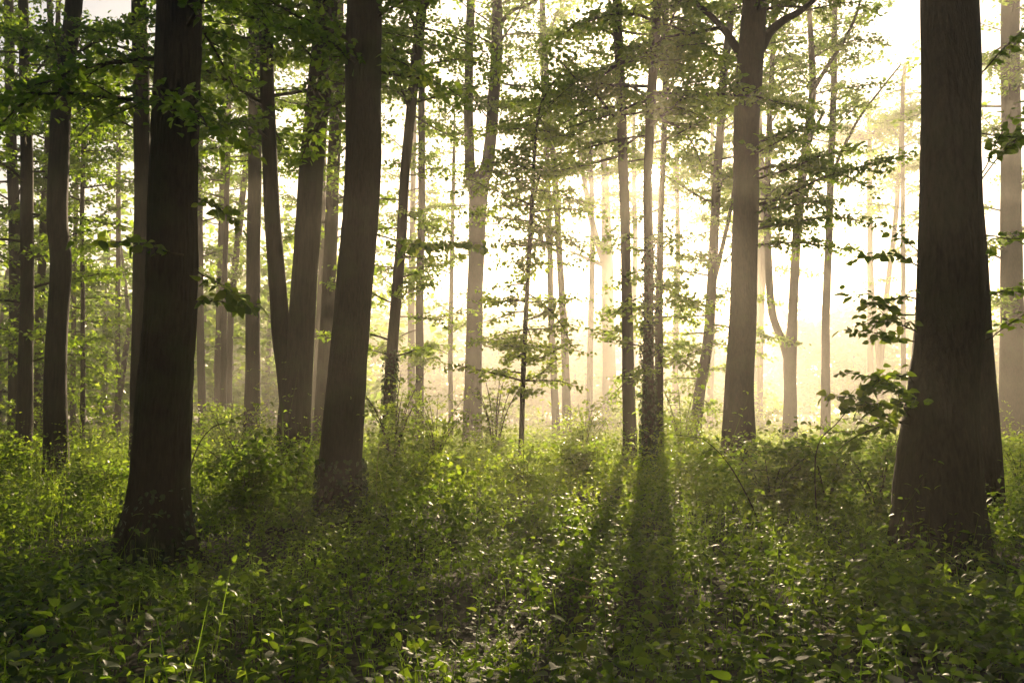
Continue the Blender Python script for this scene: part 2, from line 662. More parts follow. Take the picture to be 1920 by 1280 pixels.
def tree(name, label, d, pts, forks=(), limbs=(), crowns=(), bark='bark', k=16, step=0.35, furrow=0.0, flare=0.35,
         h=TREE_H, seed=1, cat='tree', group=None, lean=0.0, topfrac=0.35):
    rng = np.random.default_rng(seed)
    if h is not None:
        h = h * deep(d) / d if h < TREE_H else h
        h = min(h, 27.0)
    d = deep(d)
    rows = trunk_path(pts, d, h, lean, topfrac)
    base = np.array([rows[0, 0], rows[0, 1], ground_z(rows[0, 0], rows[0, 1])])
    t = thing(name, label, cat, base, group)
    tr = Acc()
    sp = make_trunk(tr, rows, k, step, flare, furrow, seed)
    stems = [sp]
    for fi, (fp, fh) in enumerate(forks):          # the second stem of a forked tree, grown into the trunk
        fr = []
        for (px, py, wpx) in fp:
            p = at(px, py, d + 0.0)
            fr.append([*p, wpx / 2 / F * d])
        fr = np.array(fr)
        if fh is not None:
            fh = max(fh, 22.0) if d > 24 else fh
        if fh is not None and fr[-1, 2] < fh - 1:
            last = fr[-1]; dr = unit(last[:3] - fr[-2, :3]) * 0.5 + np.array([0, 0, 0.5]); dr /= dr[2]
            H = fh - last[2]
            ext = []
            for f in (0.5, 1.0):
                q = last.copy(); q[:3] += dr * H * f; q[3] *= 1 - 0.6 * f
                ext.append(q)
            fr = np.vstack([fr, ext])
        stems.append(make_trunk(tr, fr, max(8, k - 4), step, 0, furrow, seed + 31 + fi, foot=False))
    part('trunk', tr, [M[bark]], t, base)
    for lp in limbs:                               # large boughs one can tell apart
        la = Acc()
        fr = np.array([[*at(px, py, d + dd), wpx / 2 / F * d] for (px, py, wpx, dd) in lp])
        s2 = smooth_path(fr, 0.2)
        tube(la, s2[:, :3], s2[:, 3], 8, 0)
        part('limb', la, [M[bark]], t, base)
        stems.append(s2)
    if crowns:
        cr = Acc()
        for c in crowns:
            s_ = stems[c.get('stem', 0)]
            crown(cr, cr, s_, c, rng)
        part('crown', cr, [M['twig'], M['leaf']], t, base, 'stuff', smooth=False)
    return t, base, stems


def C(d, py0, py1, n, ln, leaf, **k):
    """crown between two picture heights of a stem standing at distance d"""
    q = deep(d) / d
    d = deep(d)
    c = dict(z=(z_at(d, py0), min(z_at(d, py1), 26.0)), n=n, len=ln * q, leaf=leaf * q)
    c.update(k)
    return c


def CZ(z0, z1, n, ln, leaf, **k):
    c = dict(z=(z0, z1), n=n, len=ln, leaf=leaf)
    c.update(k)
    return c


def top(n=16, ln=4.0, z=(12, 20), leaf=0.22, **k):
    c = dict(twig_step=0.36, pitch=0.6, mult=1.0, dense=3)
    c.update(k)
    return CZ(z[0], z[1], n, ln, leaf, **c)


T = {}
# --- the near row
T['big_left'] = tree('forest_tree', 'thick dark furrowed trunk with flared foot, nearest on the left', 9.5,
    [(284, 1075, 122), (296, 920, 104), (309, 720, 96), (322, 500, 93), (331, 250, 88), (337, 0, 83)],
    crowns=[top(20, 4.0, (9, 18), 0.13), CZ(4.6, 7.2, 6, 1.7, 0.095, lod=1, tint=0.35, el=-0.05, sag=0.25)],
    bark='bark_furrow', k=140, step=0.11, furrow=0.075, flare=0.55, seed=3)
T['big_right'] = tree('forest_tree', 'thickest dark trunk at the right, broad flared foot, leafy twigs on its side', 9.8,
    [(1763, 1050, 160), (1760, 900, 146), (1766, 729, 122), (1780, 560, 118), (1783, 250, 106), (1784, 0, 104)],
    crowns=[top(22, 4.0, (9, 18), 0.13)], bark='bark_smooth', k=120, step=0.1, furrow=0.03, flare=0.2, seed=4)
T['right_twin'] = tree('forest_tree', 'dark trunk pressed close behind the thickest right trunk, only its right edge showing', 12.2,
    [(1842, 985, 78), (1834, 898, 82), (1826, 729, 74), (1818, 560, 68), (1806, 250, 52), (1800, 0, 50)],
    crowns=[top(10, 3.4, (10, 18), 0.14)], bark='bark_smooth', k=40, step=0.2, furrow=0.0, flare=0.2, seed=5)
T['mid_left'] = tree('forest_tree', 'straight dark thick trunk just left of centre, leaning slightly right, ivy at its foot', 13.3,
    [(637, 980, 82), (640, 897, 76), (650, 729, 72), (663, 560, 68), (675, 400, 69), (680, 250, 68), (684, 0, 67)],
    crowns=[top(14, 4.0, (10, 18), 0.14), CZ(6.2, 9.0, 6, 2.0, 0.10, lod=1, tint=0.4)], bark='bark_furrow', k=130, step=0.12, furrow=0.05, flare=0.3, seed=6)
T['lean_left'] = tree('forest_tree', 'dark crooked trunk at the far left, bent at mid height, top leaning right', 17.5,
    [(106, 905, 44), (105, 700, 39), (107, 600, 37), (113, 490, 37), (107, 400, 37), (113, 250, 36), (125, 120, 33), (139, 0, 31)],
    crowns=[top(12, 3.4, (12, 19)), C(17.5, 230, -60, 6, 2.0, 0.10, lod=1, tint=0.4)], k=48, step=0.15, flare=0.25, seed=7)
T['behind_left'] = tree('forest_tree', 'dim trunk half hidden behind the left edge of the thick furrowed trunk', 19.0,
    [(262, 890, 44), (265, 800, 40), (268, 600, 38), (268, 400, 34), (266, 250, 31), (264, 100, 30), (262, 0, 28)],
    crowns=[top(10, 3.4, (11, 18)), C(19, 300, -40, 6, 1.9, 0.10, lod=1, tint=0.4)], k=30, flare=0.2, seed=8)
# --- the middle row
T['twin_left'] = tree('forest_tree', 'twin-stemmed brown trunk forking low, left of the dark leaning centre-left trunk', 19.0,
    [(550, 850, 60), (553, 760, 58), (562, 640, 50), (573, 500, 48), (590, 250, 46), (612, 0, 42)],
    forks=[([(549, 800, 44), (538, 700, 38), (524, 600, 34), (511, 400, 30), (504, 230, 28), (498, 60, 26), (495, 0, 25)], 19)],
    crowns=[top(12, 3.6, (12, 20)), C(19, 300, -80, 8, 2.3, 0.10, stem=1, lod=1, tint=0.42), C(19, 160, -100, 5, 2.2, 0.10, lod=1)],
    k=36, step=0.2, flare=0.22, seed=9)
T['pale_left'] = tree('forest_tree', 'straight slim brown trunk left of the twin-stemmed trunk', 27.0,
    [(472, 785, 30), (474, 640, 27), (476, 450, 26), (478, 200, 25), (479, 0, 24)],
    crowns=[top(10, 3.4, (13, 20)), C(27, 330, -40, 9, 2.3, 0.12, tint=0.5)], seed=10)
T['lean_mid'] = tree('forest_tree', 'slim brown trunk leaning right beside the dark centre-left trunk', 22.0,
    [(728, 800, 24), (737, 640, 21), (750, 480, 20), (757, 350, 19), (768, 230, 19), (792, 0, 20)],
    crowns=[C(22, 700, 300, 8, 1.6, 0.10, tint=0.5, el=0.0), C(22, 230, -60, 10, 2.2, 0.11), top(8, 3.2, (13, 20))], k=24, seed=12)
T['slim_mid'] = tree('young_tree', 'thin straight brown stem right of the leaning slim trunk', 31.0,
    [(786, 790, 16), (787, 600, 15), (790, 400, 14), (791, 200, 13), (790, 60, 12)], h=15,
    crowns=[C(31, 700, 150, 12, 1.8, 0.12, el=0.0)], k=12, seed=13)
T['fork_centre'] = tree('forest_tree', 'sunlit pale trunk forking into a tall Y left of the centre sapling', 32.0,
    [(887, 840, 37), (886, 740, 33), (890, 600, 30), (894, 450, 31), (898, 350, 36), (916, 300, 24), (928, 150, 23), (932, 45, 21), (932, 0, 19)],
    forks=[([(896, 385, 26), (887, 345, 24), (880, 300, 20), (879, 150, 17), (882, 0, 16)], 19)],
    limbs=[[(936, 50, 9, 0), (958, 22, 8, -0.3), (1000, 4, 6, -0.6), (1050, -30, 4, -1.0)]],
    crowns=[C(32, 260, -60, 7, 2.2, 0.12, el=0.1), C(32, 420, -40, 6, 1.8, 0.12, stem=1), top(10, 3.4, (14, 20))], bark='bark_smooth', k=28, step=0.2, seed=14)
T['lean_thin'] = tree('forest_tree', 'slender dark trunk just left of the sunlit pair of stems, right of centre', 21.5,
    [(1182, 845, 26), (1178, 700, 23), (1174, 560, 20), (1173, 450, 19), (1167, 250, 19), (1160, 100, 18), (1156, 0, 18)],
    limbs=[[(1168, 110, 7, 0), (1200, 88, 6, -0.5), (1250, 70, 5, -0.9), (1310, 60, 4, -1.3)]],
    crowns=[C(21.5, 330, -80, 11, 2.4, 0.10, el=0.05), top(8, 3.2, (12, 19))], k=24, step=0.2, seed=15)
T['sun_a'] = tree('forest_tree', 'dark ivy-covered stem of the pair where the sun peeks through', 19.5,
    [(1217, 850, 24), (1216, 700, 21), (1216, 600, 19), (1215, 420, 18), (1215, 328, 17), (1221, 200, 18), (1232, 0, 17)],
    crowns=[C(19.5, 280, -90, 11, 2.4, 0.10, el=0.05, lod=1), C(19.5, 700, 420, 6, 1.3, 0.10, el=0), top(8, 3.2, (11, 18))], k=24, step=0.2, seed=16)
T['sun_b'] = tree('forest_tree', 'paler thin stem of the pair where the sun peeks through, on the right', 24.0,
    [(1236, 840, 17), (1235, 640, 15), (1239, 420, 12), (1242, 330, 11), (1246, 200, 11), (1248, 0, 11)], h=17,
    crowns=[C(24, 760, 390, 9, 1.7, 0.11, el=0.0), C(24, 240, -60, 10, 2.4, 0.11)], k=14, seed=17)
T['lean_right'] = tree('forest_tree', 'pale trunk leaning right behind the big forked trunk, right of the sun', 30.0,
    [(1303, 810, 22), (1312, 740, 20), (1327, 640, 19), (1337, 480, 18), (1347, 300, 16), (1356, 150, 15), (1374, 0, 14)],
    limbs=[[(1331, 560, 10, 0), (1348, 490, 9, 0.2), (1362, 430, 8, 0.4), (1374, 370, 7, 0.5), (1385, 280, 5, 0.6)]],
    crowns=[C(30, 420, -40, 17, 2.6, 0.12), C(30, 740, 380, 12, 2.0, 0.12, el=0)], bark='bark_smooth', k=18, seed=18)
T['big_fork'] = tree('forest_tree', 'broad trunk crossed by sun rays, two boughs spreading near the top', 20.5,
    [(1385, 835, 62), (1387, 740, 54), (1391, 640, 51), (1395, 500, 49), (1400, 250, 48), (1407, 120, 50), (1415, 0, 47)],
    limbs=[[(1392, 108, 20, 0), (1377, 84, 16, 0), (1362, 62, 13, -0.2), (1335, 32, 11, -0.4), (1298, 0, 9, -0.7), (1250, -50, 7, -1)],
           [(1352, 52, 7, -0.3), (1330, 56, 6, -0.5), (1300, 62, 5, -0.8), (1278, 66, 4, -1.0)],
           [(1425, 92, 24, 0), (1442, 62, 19, 0), (1470, 38, 16, -0.2), (1500, 22, 13, -0.3), (1535, -8, 11, -0.5), (1590, -60, 8, -0.8)]],
    crowns=[C(20.5, 20, -70, 5, 2.2, 0.10, lod=1), CZ(5.2, 8.0, 6, 2.4, 0.10, lod=1, toward=(1.5, -.4, 0), tint=0.4), CZ(10.5, 14, 8, 3.0, 0.12),
            top(12, 3.8, (12, 20)), C(20.5, 40, -60, 5, 1.5, 0.1, stem=1, lod=1), C(20.5, 40, -60, 5, 1.5, 0.1, stem=3, lod=1)],
    bark='bark_smooth', k=48, step=0.18, furrow=0.012, flare=0.2, seed=19)
T['v_right'] = tree('forest_tree', 'pale trunk splitting low into a wide V in the bright haze', 33.0,
    [(1481, 810, 26), (1482, 730, 23), (1482, 665, 24), (1486, 600, 18), (1489, 520, 17), (1498, 400, 17), (1510, 280, 16), (1524, 165, 14), (1519, 50, 10), (1516, 0, 9)],
    forks=[([(1480, 680, 18), (1468, 640, 15), (1455, 610, 14), (1446, 570, 14), (1439, 450, 13), (1440, 320, 12), (1446, 150, 10), (1455, 0, 8)], 19)],
    limbs=[[(1524, 170, 10, 0), (1548, 130, 8, -0.4), (1580, 80, 7, -0.9), (1605, 30, 5, -1.2), (1620, -30, 4, -1.6)],
           [(1505, 330, 8, 0), (1520, 260, 7, 0.3), (1545, 210, 5, 0.6)]],
    crowns=[C(33, 250, -40, 9, 2.4, 0.13), C(33, 420, -40, 9, 2.2, 0.13, stem=1)], bark='bark_smooth', k=18, seed=20)
T['straight_right'] = tree('forest_tree', 'slim straight pale trunk in the bright haze, right of the V-shaped trunk', 35.0,
    [(1548, 812, 18), (1548, 640, 15), (1552, 500, 14), (1557, 350, 13), (1562, 200, 12), (1566, 0, 10)],
    limbs=[[(1560, 330, 7, 0), (1580, 280, 6, -0.3), (1612, 220, 5, -0.8), (1650, 170, 4, -1.2), (1690, 120, 3, -1.6)]],
    crowns=[C(35, 300, -30, 9, 2.2, 0.13)], bark='bark_smooth', k=14, seed=21)
T['edge_right'] = tree('forest_tree', 'pale brown trunk at the right edge beyond the thickest trunk', 32.0,
    [(1896, 835, 46), (1897, 740, 43), (1897, 640, 41), (1896, 400, 37), (1895, 200, 34), (1894, 0, 32)],
    crowns=[C(32, 640, -60, 13, 2.2, 0.12), top(10, 3.4, (14, 20))], bark='bark_smooth', k=26, seed=22)
T['left_edge'] = tree('forest_tree', 'slim dark trunk near the left edge, left of the crooked trunk', 20.0,
    [(46, 785, 28), (49, 600, 24), (51, 400, 23), (50, 250, 21), (45, 100, 19), (43, 0, 18)],
    crowns=[C(20, 700, -60, 15, 2.0, 0.10), top(8, 3.4, (12, 19))], k=24, seed=23)
T['left_back'] = tree('forest_tree', 'dim trunk at the left edge deep in foliage', 27.0,
    [(28, 775, 24), (29, 600, 22), (26, 400, 20), (20, 200, 18), (16, 0, 17)],
    crowns=[C(27, 740, -50, 19, 2.4, 0.12)], seed=24)
T['left_fork'] = tree('forest_tree', 'slim trunk rising behind the crooked trunk, its two stems parting near the top', 28.0,
    [(72, 770, 16), (76, 560, 15), (86, 350, 15), (101, 150, 15), (96, 60, 11), (92, 0, 10)],
    forks=[([(101, 165, 12), (107, 100, 10), (109, 40, 9), (110, 0, 8)], 17)],
    crowns=[C(28, 720, -50, 15, 2.3, 0.12)], seed=25)
# --- thin stems and the far row
T['thin_left_a'] = tree('young_tree', 'pale thin stem right of the crooked trunk', 33.0,
    [(137, 760, 10), (138, 560, 9), (142, 420, 8), (146, 200, 7)], h=13, crowns=[C(33, 330, 40, 9, 1.9, 0.13), C(33, 700, 480, 5, 1.8, 0.13, el=0)], k=9, seed=26)
T['thin_left_b'] = tree('young_tree', 'thin dark sapling stem between the crooked trunk and the lone pale stem', 26.0,
    [(155, 745, 9), (155, 560, 8), (154, 400, 8), (157, 250, 7)], h=11, crowns=[C(26, 420, 60, 14, 1.6, 0.11), C(26, 740, 540, 7, 1.5, 0.11, el=0)], k=9, seed=27)
T['thin_left_c'] = tree('young_tree', 'lone thin pale stem in the misty gap left of the thick furrowed trunk', 36.0,
    [(221, 775, 10), (221, 600, 9), (222, 400, 9), (222, 200, 8)], h=15, crowns=[C(36, 330, 20, 14, 2.0, 0.13), C(36, 640, 450, 5, 1.7, 0.13, el=0)], k=9, seed=28)
T['far_a'] = tree('forest_tree', 'dim far stem just right of the thick furrowed trunk', 32.0,
    [(378, 750, 14), (376, 600, 13), (374, 400, 12), (376, 200, 11)], crowns=[C(32, 560, -20, 9, 2.2, 0.13)], seed=29)
T['far_b'] = tree('forest_tree', 'left one of two far brown stems close together, left of the slim brown trunk', 34.0,
    [(408, 760, 13), (410, 640, 12), (413, 500, 11), (418, 300, 10)], crowns=[C(34, 520, -20, 10, 2.2, 0.13)], seed=30)
T['far_c'] = tree('forest_tree', 'right one of two far brown stems close together, left of the slim brown trunk', 31.0,
    [(418, 755, 12), (420, 640, 11), (423, 450, 10), (428, 250, 10)], crowns=[C(31, 400, -20, 12, 2.2, 0.13)], k=12, seed=31)
T['far_d'] = tree('forest_tree', 'far slanting stem leaning right, left of the slim brown trunk', 33.0,
    [(429, 750, 12), (432, 620, 12), (438, 520, 12), (452, 400, 12), (462, 300, 11)], h=16, crowns=[C(33, 660, 420, 6, 1.8, 0.13, el=0), C(33, 420, 0, 8, 2.2, 0.13)], k=12, seed=32)
T['far_e'] = tree('forest_tree', 'far dim trunk in the gap between the twin stems and the dark centre-left trunk', 28.0,
    [(604, 790, 30), (611, 640, 26), (620, 450, 25), (630, 200, 24), (634, 0, 22)], crowns=[C(28, 560, -40, 10, 2.2, 0.12)], seed=33)
T['far_f'] = tree('young_tree', 'thin far stem right of the twin-stemmed brown trunk', 34.0,
    [(590, 780, 14), (596, 640, 12), (603, 480, 11), (607, 300, 10)], h=15, crowns=[C(34, 420, 40, 10, 2.0, 0.13)], k=10, seed=34)
T['far_g'] = tree('young_tree', 'pale far stem between the two slim brown trunks', 40.0,
    [(772, 760, 14), (771, 600, 13), (773, 450, 12), (776, 250, 10)], h=18, crowns=[C(40, 560, 60, 9, 2.3, 0.15)], k=10, seed=35)
T['far_h'] = tree('young_tree', 'wispy thin far stem left of the Y-shaped trunk', 36.0,
    [(845, 740, 9), (845, 600, 9), (848, 450, 8), (851, 300, 7)], h=13.5, crowns=[C(36, 680, 120, 11, 1.8, 0.13)], k=9, seed=36)
T['far_i'] = tree('forest_tree', 'left one of two pale slender stems behind the centre sapling', 37.0,
    [(1043, 800, 15), (1038, 700, 13), (1034, 600, 12), (1030, 450, 11), (1026, 300, 10), (1016, 100, 9)], crowns=[C(37, 480, -20, 9, 2.3, 0.14)], bark='bark_smooth', k=12, seed=37)
T['far_j'] = tree('forest_tree', 'right one of two pale slender stems behind the centre sapling', 35.0,
    [(1064, 805, 17), (1060, 680, 14), (1054, 560, 13), (1046, 420, 12), (1036, 280, 11), (1024, 130, 10)], crowns=[C(35, 300, -20, 7, 2.3, 0.14)], bark='bark_smooth', k=12, seed=38)
T['far_k'] = tree('forest_tree', 'ghostly wide trunk with two rising boughs in the haze left of the slender dark trunk', 48.0,
    [(1144, 775, 28), (1141, 640, 24), (1139, 520, 23), (1138, 470, 22), (1135, 350, 14), (1130, 250, 12)],
    forks=[([(1136, 500, 15), (1122, 460, 13), (1107, 400, 12), (1094, 330, 10), (1085, 260, 8)], 17)],
    limbs=[[(1140, 500, 9, 0), (1118, 492, 8, 0), (1090, 480, 6, 0), (1068, 470, 4, 0)]],
    crowns=[C(48, 330, 60, 7, 2.6, 0.19), C(48, 330, 150, 5, 2.4, 0.19, stem=1)], bark='bark_smooth', k=14, seed=39)
T['far_l'] = tree('forest_tree', 'faint straight stem in the brightest haze, left one of those near the thickest trunk', 50.0,
    [(1633, 790, 12), (1632, 640, 11), (1631, 400, 10), (1630, 200, 8)], h=20, crowns=[C(50, 260, 40, 10, 2.8, 0.19)], bark='bark_smooth', k=10, seed=40)
T['far_m'] = tree('forest_tree', 'faint stem slanting right with a low fork, beside the thickest right trunk', 47.0,
    [(1652, 790, 13), (1650, 690, 12), (1662, 560, 10), (1680, 400, 9), (1690, 250, 8), (1696, 120, 7)],
    forks=[([(1650, 700, 9), (1642, 620, 8), (1636, 540, 7), (1634, 470, 6)], None)],
    crowns=[C(47, 380, 60, 10, 2.6, 0.19)], bark='bark_smooth', k=10, seed=41)
T['far_n'] = tree('young_tree', 'faint thin upright stem almost touching the thickest right trunk', 42.0,
    [(1694, 790, 10), (1694, 640, 9), (1693, 400, 8), (1692, 180, 7)], h=17, crowns=[C(42, 560, 80, 9, 2.2, 0.16)], bark='bark_smooth', k=9, seed=42)
T['far_o'] = tree('young_tree', 'faint stem behind the left side of the V-shaped pale trunk', 44.0,
    [(1424, 800, 12), (1426, 640, 11), (1432, 450, 10), (1428, 300, 9)], h=18, crowns=[C(44, 500, 40, 8, 2.2, 0.16)], bark='bark_smooth', k=9, seed=43)

# --- tall trees added beyond the clearing, crowns blocking sun to shade the near air
for px, d_, lab, n_ in ((1108, 66, 'added tall shade tree left of the sun, its crown above the ghostly wide trunk', 21), (1188, 70, 'added tall shade tree whose crown hangs left of the sun behind the slender dark trunk', 27),
                        (1268, 68, 'added tall shade tree whose crown glows directly right of the sun', 25), (1335, 72, 'added tall shade tree with its crown behind the pale leaning trunk', 27), (1420, 74, 'added tall shade tree with its crown behind the top of the broad sun-crossed trunk', 22)):
    k_ = 28 + (d_ - 28) / 2.3
    q_ = k_ / d_
    T['tall%d' % px] = tree('forest_tree', lab, k_, [(px - 4, 795, 12), (px, 600, 11), (px + 3, 450, 10), (px, 300, 8), (px + 2, 190, 6)], h=26 * q_,
        crowns=[CZ(16.0, 25.5, n_, 3.2, 0.26, dense=2, tint=0.6, mult=0.95, twig_step=0.36, flutter=0.6)], bark='bark_smooth', k=9, seed=900 + px)

# --- the sapling in the centre: tiers of flat leafy twigs
T['sapling'] = tree('sapling', 'slender dark sapling in the centre with flat tiers of bright leaves', 19.0,
    [(977, 845, 10), (981, 700, 9.5), (985, 600, 9), (992, 480, 8.5), (998, 370, 8), (1003, 280, 6.5), (1009, 215, 5), (1024, 175, 4), (1040, 150, 3)],
    h=None, crowns=[C(19, 470, 160, 26, 1.3, 0.085, el=0.02, lod=1, dense=2, grow=1.15, tint=0.62, sag=0.08, bare=0.12),
                    C(19, 740, 460, 15, 1.25, 0.085, el=0.05, lod=1, dense=2, grow=1.15, tint=0.7, sag=0.08, bare=0.15)], k=10, step=0.2, flare=0.1, seed=50, cat='sapling')


# ------------------------------------------------------------------ leafy low branches whose leaves show one by one
def hero_branch(key, p0, p1, leaf, seed, twig=0.34, step=0.13, pitch=0.62, droop=0.2, sag=0.10, keep=0.95, rad=0.006, hk='leaf_hero', flutter=0.35):
    t, base, stems = T[key]
    rng = np.random.default_rng(seed)
    a = at(*p0)
    b = at(*p1)
    wood = Acc()
    L = np.linalg.norm(b - a)
    o = dict(leaf=leaf, twig=twig, twig_step=step, pitch=pitch, droop=droop, sag=sag, keep=keep, bare=0.15, flutter=flutter)
    P_, A_, N_ = spray(wood, None, a, (b - a), L, rad, o, 1, rng)
    br = part('branch', wood, [M['twig']], t, base)
    hero_leaves(br, base, P_, A_, N_, leaf, hk, rng)
    return len(P_)


n1 = 0
for p0, p1, lf_, sd_ in (((1722, 622, 9.6), (1566, 578, 9.3), 0.12, 101), ((1724, 500, 9.6), (1640, 462, 9.4), 0.11, 102),
                         ((1712, 716, 9.6), (1618, 676, 9.3), 0.12, 103), ((1708, 760, 9.6), (1606, 738, 9.2), 0.12, 104),
                         ((1704, 800, 9.6), (1578, 772, 9.1), 0.12, 105), ((1718, 560, 9.6), (1630, 548, 9.2), 0.115, 106)):
    n1 += hero_branch('big_right', p0, p1, lf_, sd_, step=0.075, pitch=0.5, flutter=0.9, droop=0.3, rad=0.010)
# the twigs on its other side, hanging against the light
a = Acc()
rg0 = np.random.default_rng(107)
for p0, p1 in (((1838, 340, 9.8), (1940, 165, 10.2)), ((1838, 330, 9.8), (1900, 230, 9.6)), ((1842, 560, 9.8), (1930, 520, 9.9)), ((1840, 440, 9.8), (1935, 425, 10.0)),
               ((1846, 640, 9.8), (1935, 600, 9.8)), ((1838, 250, 9.8), (1930, 260, 9.9)), ((1838, 140, 9.8), (1930, 60, 9.9)),
               ((1716, 590, 9.6), (1600, 560, 9.5)), ((1714, 640, 9.6), (1610, 640, 9.4)), ((1708, 740, 9.6), (1590, 700, 9.4)), ((1704, 790, 9.6), (1560, 800, 9.3)),
               ((1720, 470, 9.6), (1660, 430, 9.5)), ((1706, 780, 9.6), (1640, 735, 9.0))):
    q0 = at(*p0); q1 = at(*p1)
    spray(a, a, q0, q1 - q0, np.linalg.norm(q1 - q0) * 1.15, 0.009,
          dict(leaf=0.085, twig=0.4, twig_step=0.07, pitch=0.6, dense=1, flutter=0.6, droop=0.3, bare=0.2, tint=0.45), 1, rg0)
part('foliage', a, [M['twig'], M['leaf']], T['big_right'][0], T['big_right'][1], 'stuff', smooth=False)
n2 = 0
for p0, p1, lf_, sd_ in (((345, 478, 9.2), (172, 452, 8.9), 0.125, 111), ((366, 505, 9.4), (466, 560, 9.1), 0.125, 112),
                         ((366, 560, 9.4), (462, 588, 9.2), 0.125, 113), ((372, 372, 9.4), (446, 392, 9.0), 0.10, 114),
                         ((290, 190, 9.4), (180, 205, 9.0), 0.09, 115), ((290, 130, 9.4), (200, 90, 9.0), 0.09, 116),
                         ((378, 230, 9.4), (470, 250, 9.0), 0.09, 117)):
    n2 += hero_branch('big_left', p0, p1, lf_, sd_, step=0.07, pitch=0.45, droop=0.4, flutter=0.9, rad=0.010)
n3 = hero_branch('mid_left', (704, 440, 13.0), (905, 500, 12.4), 0.125, 121, step=0.09, pitch=0.5, droop=0.6, rad=0.012, flutter=0.9)
n3 += hero_branch('mid_left', (712, 100, 13.0), (850, 150, 12.4), 0.12, 122, step=0.1, pitch=0.5, droop=0.5, rad=0.012, flutter=0.9)
print('single leaves', n1, n2, n3)


# ------------------------------------------------------------------ shrubs
def xpix(px, d):
    return (px - 960.0) / F * d


def shrub(label, px, d, h, spread, nst, leaf, seed, tint=0.55, lod=0, name='shrub', cat='shrub', density=1.0, lean=(0, 0)):
    rng = np.random.default_rng(seed)
    x = xpix(px, d)
    base = np.array([x, d, ground_z(x, d)])
    t = thing(name, label, cat, base)
    st = Acc()
    cr = Acc()
    for i in range(nst):
        az = i * 2.4 + rng.uniform(0, 1)
        o_ = spread * rng.uniform(0.3, 1.0)
        hh = h * rng.uniform(0.65, 1.05)
        p = np.array([[0, 0, -0.1], [0.12 * o_ * math.cos(az), 0.12 * o_ * math.sin(az), 0.3 * hh],
                      [0.45 * o_ * math.cos(az), 0.45 * o_ * math.sin(az), 0.7 * hh], [o_ * math.cos(az), o_ * math.sin(az), hh]])
        p[:, :2] += np.array(lean)[None] * np.array([0, 0.2, 0.6, 1.0])[:, None]
        rows = smooth_path(np.hstack([p + base, np.array([[0.012], [0.010], [0.007], [0.003]]) * (h / 1.5)]), 0.2)
        tube(st, rows[:, :3], rows[:, 3], 5, 0)
        nb = int(9 * density)
        for b in range(nb):
            f = rng.uniform(0.2, 1.0)
            j = int(f * (len(rows) - 1))
            a2 = rng.uniform(0, 6.28)
            dr = np.array([math.cos(a2), math.sin(a2), rng.uniform(-0.1, 0.5)])
            spray(cr, cr, rows[j, :3], dr, rng.uniform(0.3, 0.62) * (0.6 + spread * 0.35), 0.004,
                  dict(leaf=leaf, twig_step=0.14, twig=0.5, pitch=0.7, dense=2, grow=1.0, tint=tint, bare=0.1, sag=0.15, droop=0.25, flutter=0.4), lod, rng)
    part('stem', st, [M['twig']], t, base)
    part('crown', cr, [M['twig'], M['leaf']], t, base, 'stuff', smooth=False)
    return t, base


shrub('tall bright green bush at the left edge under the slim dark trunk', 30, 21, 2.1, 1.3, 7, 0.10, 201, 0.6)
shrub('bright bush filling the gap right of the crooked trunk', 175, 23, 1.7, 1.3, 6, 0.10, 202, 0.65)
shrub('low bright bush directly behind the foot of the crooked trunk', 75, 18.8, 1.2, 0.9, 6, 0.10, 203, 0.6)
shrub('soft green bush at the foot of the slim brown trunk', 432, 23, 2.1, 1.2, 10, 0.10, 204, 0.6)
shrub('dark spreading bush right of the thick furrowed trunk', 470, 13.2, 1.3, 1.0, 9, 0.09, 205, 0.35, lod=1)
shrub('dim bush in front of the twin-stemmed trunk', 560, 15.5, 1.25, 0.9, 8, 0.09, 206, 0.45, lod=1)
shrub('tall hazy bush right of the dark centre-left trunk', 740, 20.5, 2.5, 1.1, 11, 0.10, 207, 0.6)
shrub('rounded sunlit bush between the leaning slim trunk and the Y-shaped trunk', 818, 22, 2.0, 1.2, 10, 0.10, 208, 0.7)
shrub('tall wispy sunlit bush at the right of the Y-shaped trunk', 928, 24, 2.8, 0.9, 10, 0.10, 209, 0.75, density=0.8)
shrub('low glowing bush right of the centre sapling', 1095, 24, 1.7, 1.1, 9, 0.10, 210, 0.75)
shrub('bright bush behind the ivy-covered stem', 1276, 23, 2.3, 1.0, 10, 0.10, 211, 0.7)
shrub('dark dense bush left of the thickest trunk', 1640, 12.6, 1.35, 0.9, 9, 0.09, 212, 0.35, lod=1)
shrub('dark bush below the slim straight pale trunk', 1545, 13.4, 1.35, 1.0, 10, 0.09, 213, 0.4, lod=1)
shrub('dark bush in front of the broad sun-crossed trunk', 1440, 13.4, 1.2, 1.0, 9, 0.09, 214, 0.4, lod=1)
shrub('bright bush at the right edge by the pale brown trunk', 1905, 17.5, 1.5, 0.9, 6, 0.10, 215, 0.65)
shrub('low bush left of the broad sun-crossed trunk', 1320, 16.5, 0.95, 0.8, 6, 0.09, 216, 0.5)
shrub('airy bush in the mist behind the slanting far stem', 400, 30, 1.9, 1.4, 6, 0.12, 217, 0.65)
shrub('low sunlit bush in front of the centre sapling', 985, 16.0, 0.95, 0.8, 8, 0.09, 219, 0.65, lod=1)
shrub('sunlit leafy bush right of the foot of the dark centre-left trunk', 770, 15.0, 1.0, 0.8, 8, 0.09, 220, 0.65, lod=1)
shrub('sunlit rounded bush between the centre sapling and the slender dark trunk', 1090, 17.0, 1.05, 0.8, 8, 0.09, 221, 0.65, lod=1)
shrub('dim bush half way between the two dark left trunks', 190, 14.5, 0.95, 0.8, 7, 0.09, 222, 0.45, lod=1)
shrub('bush at the left edge, low and dim, in front of the others', -5, 15.5, 1.0, 0.8, 6, 0.09, 218, 0.45, lod=1)


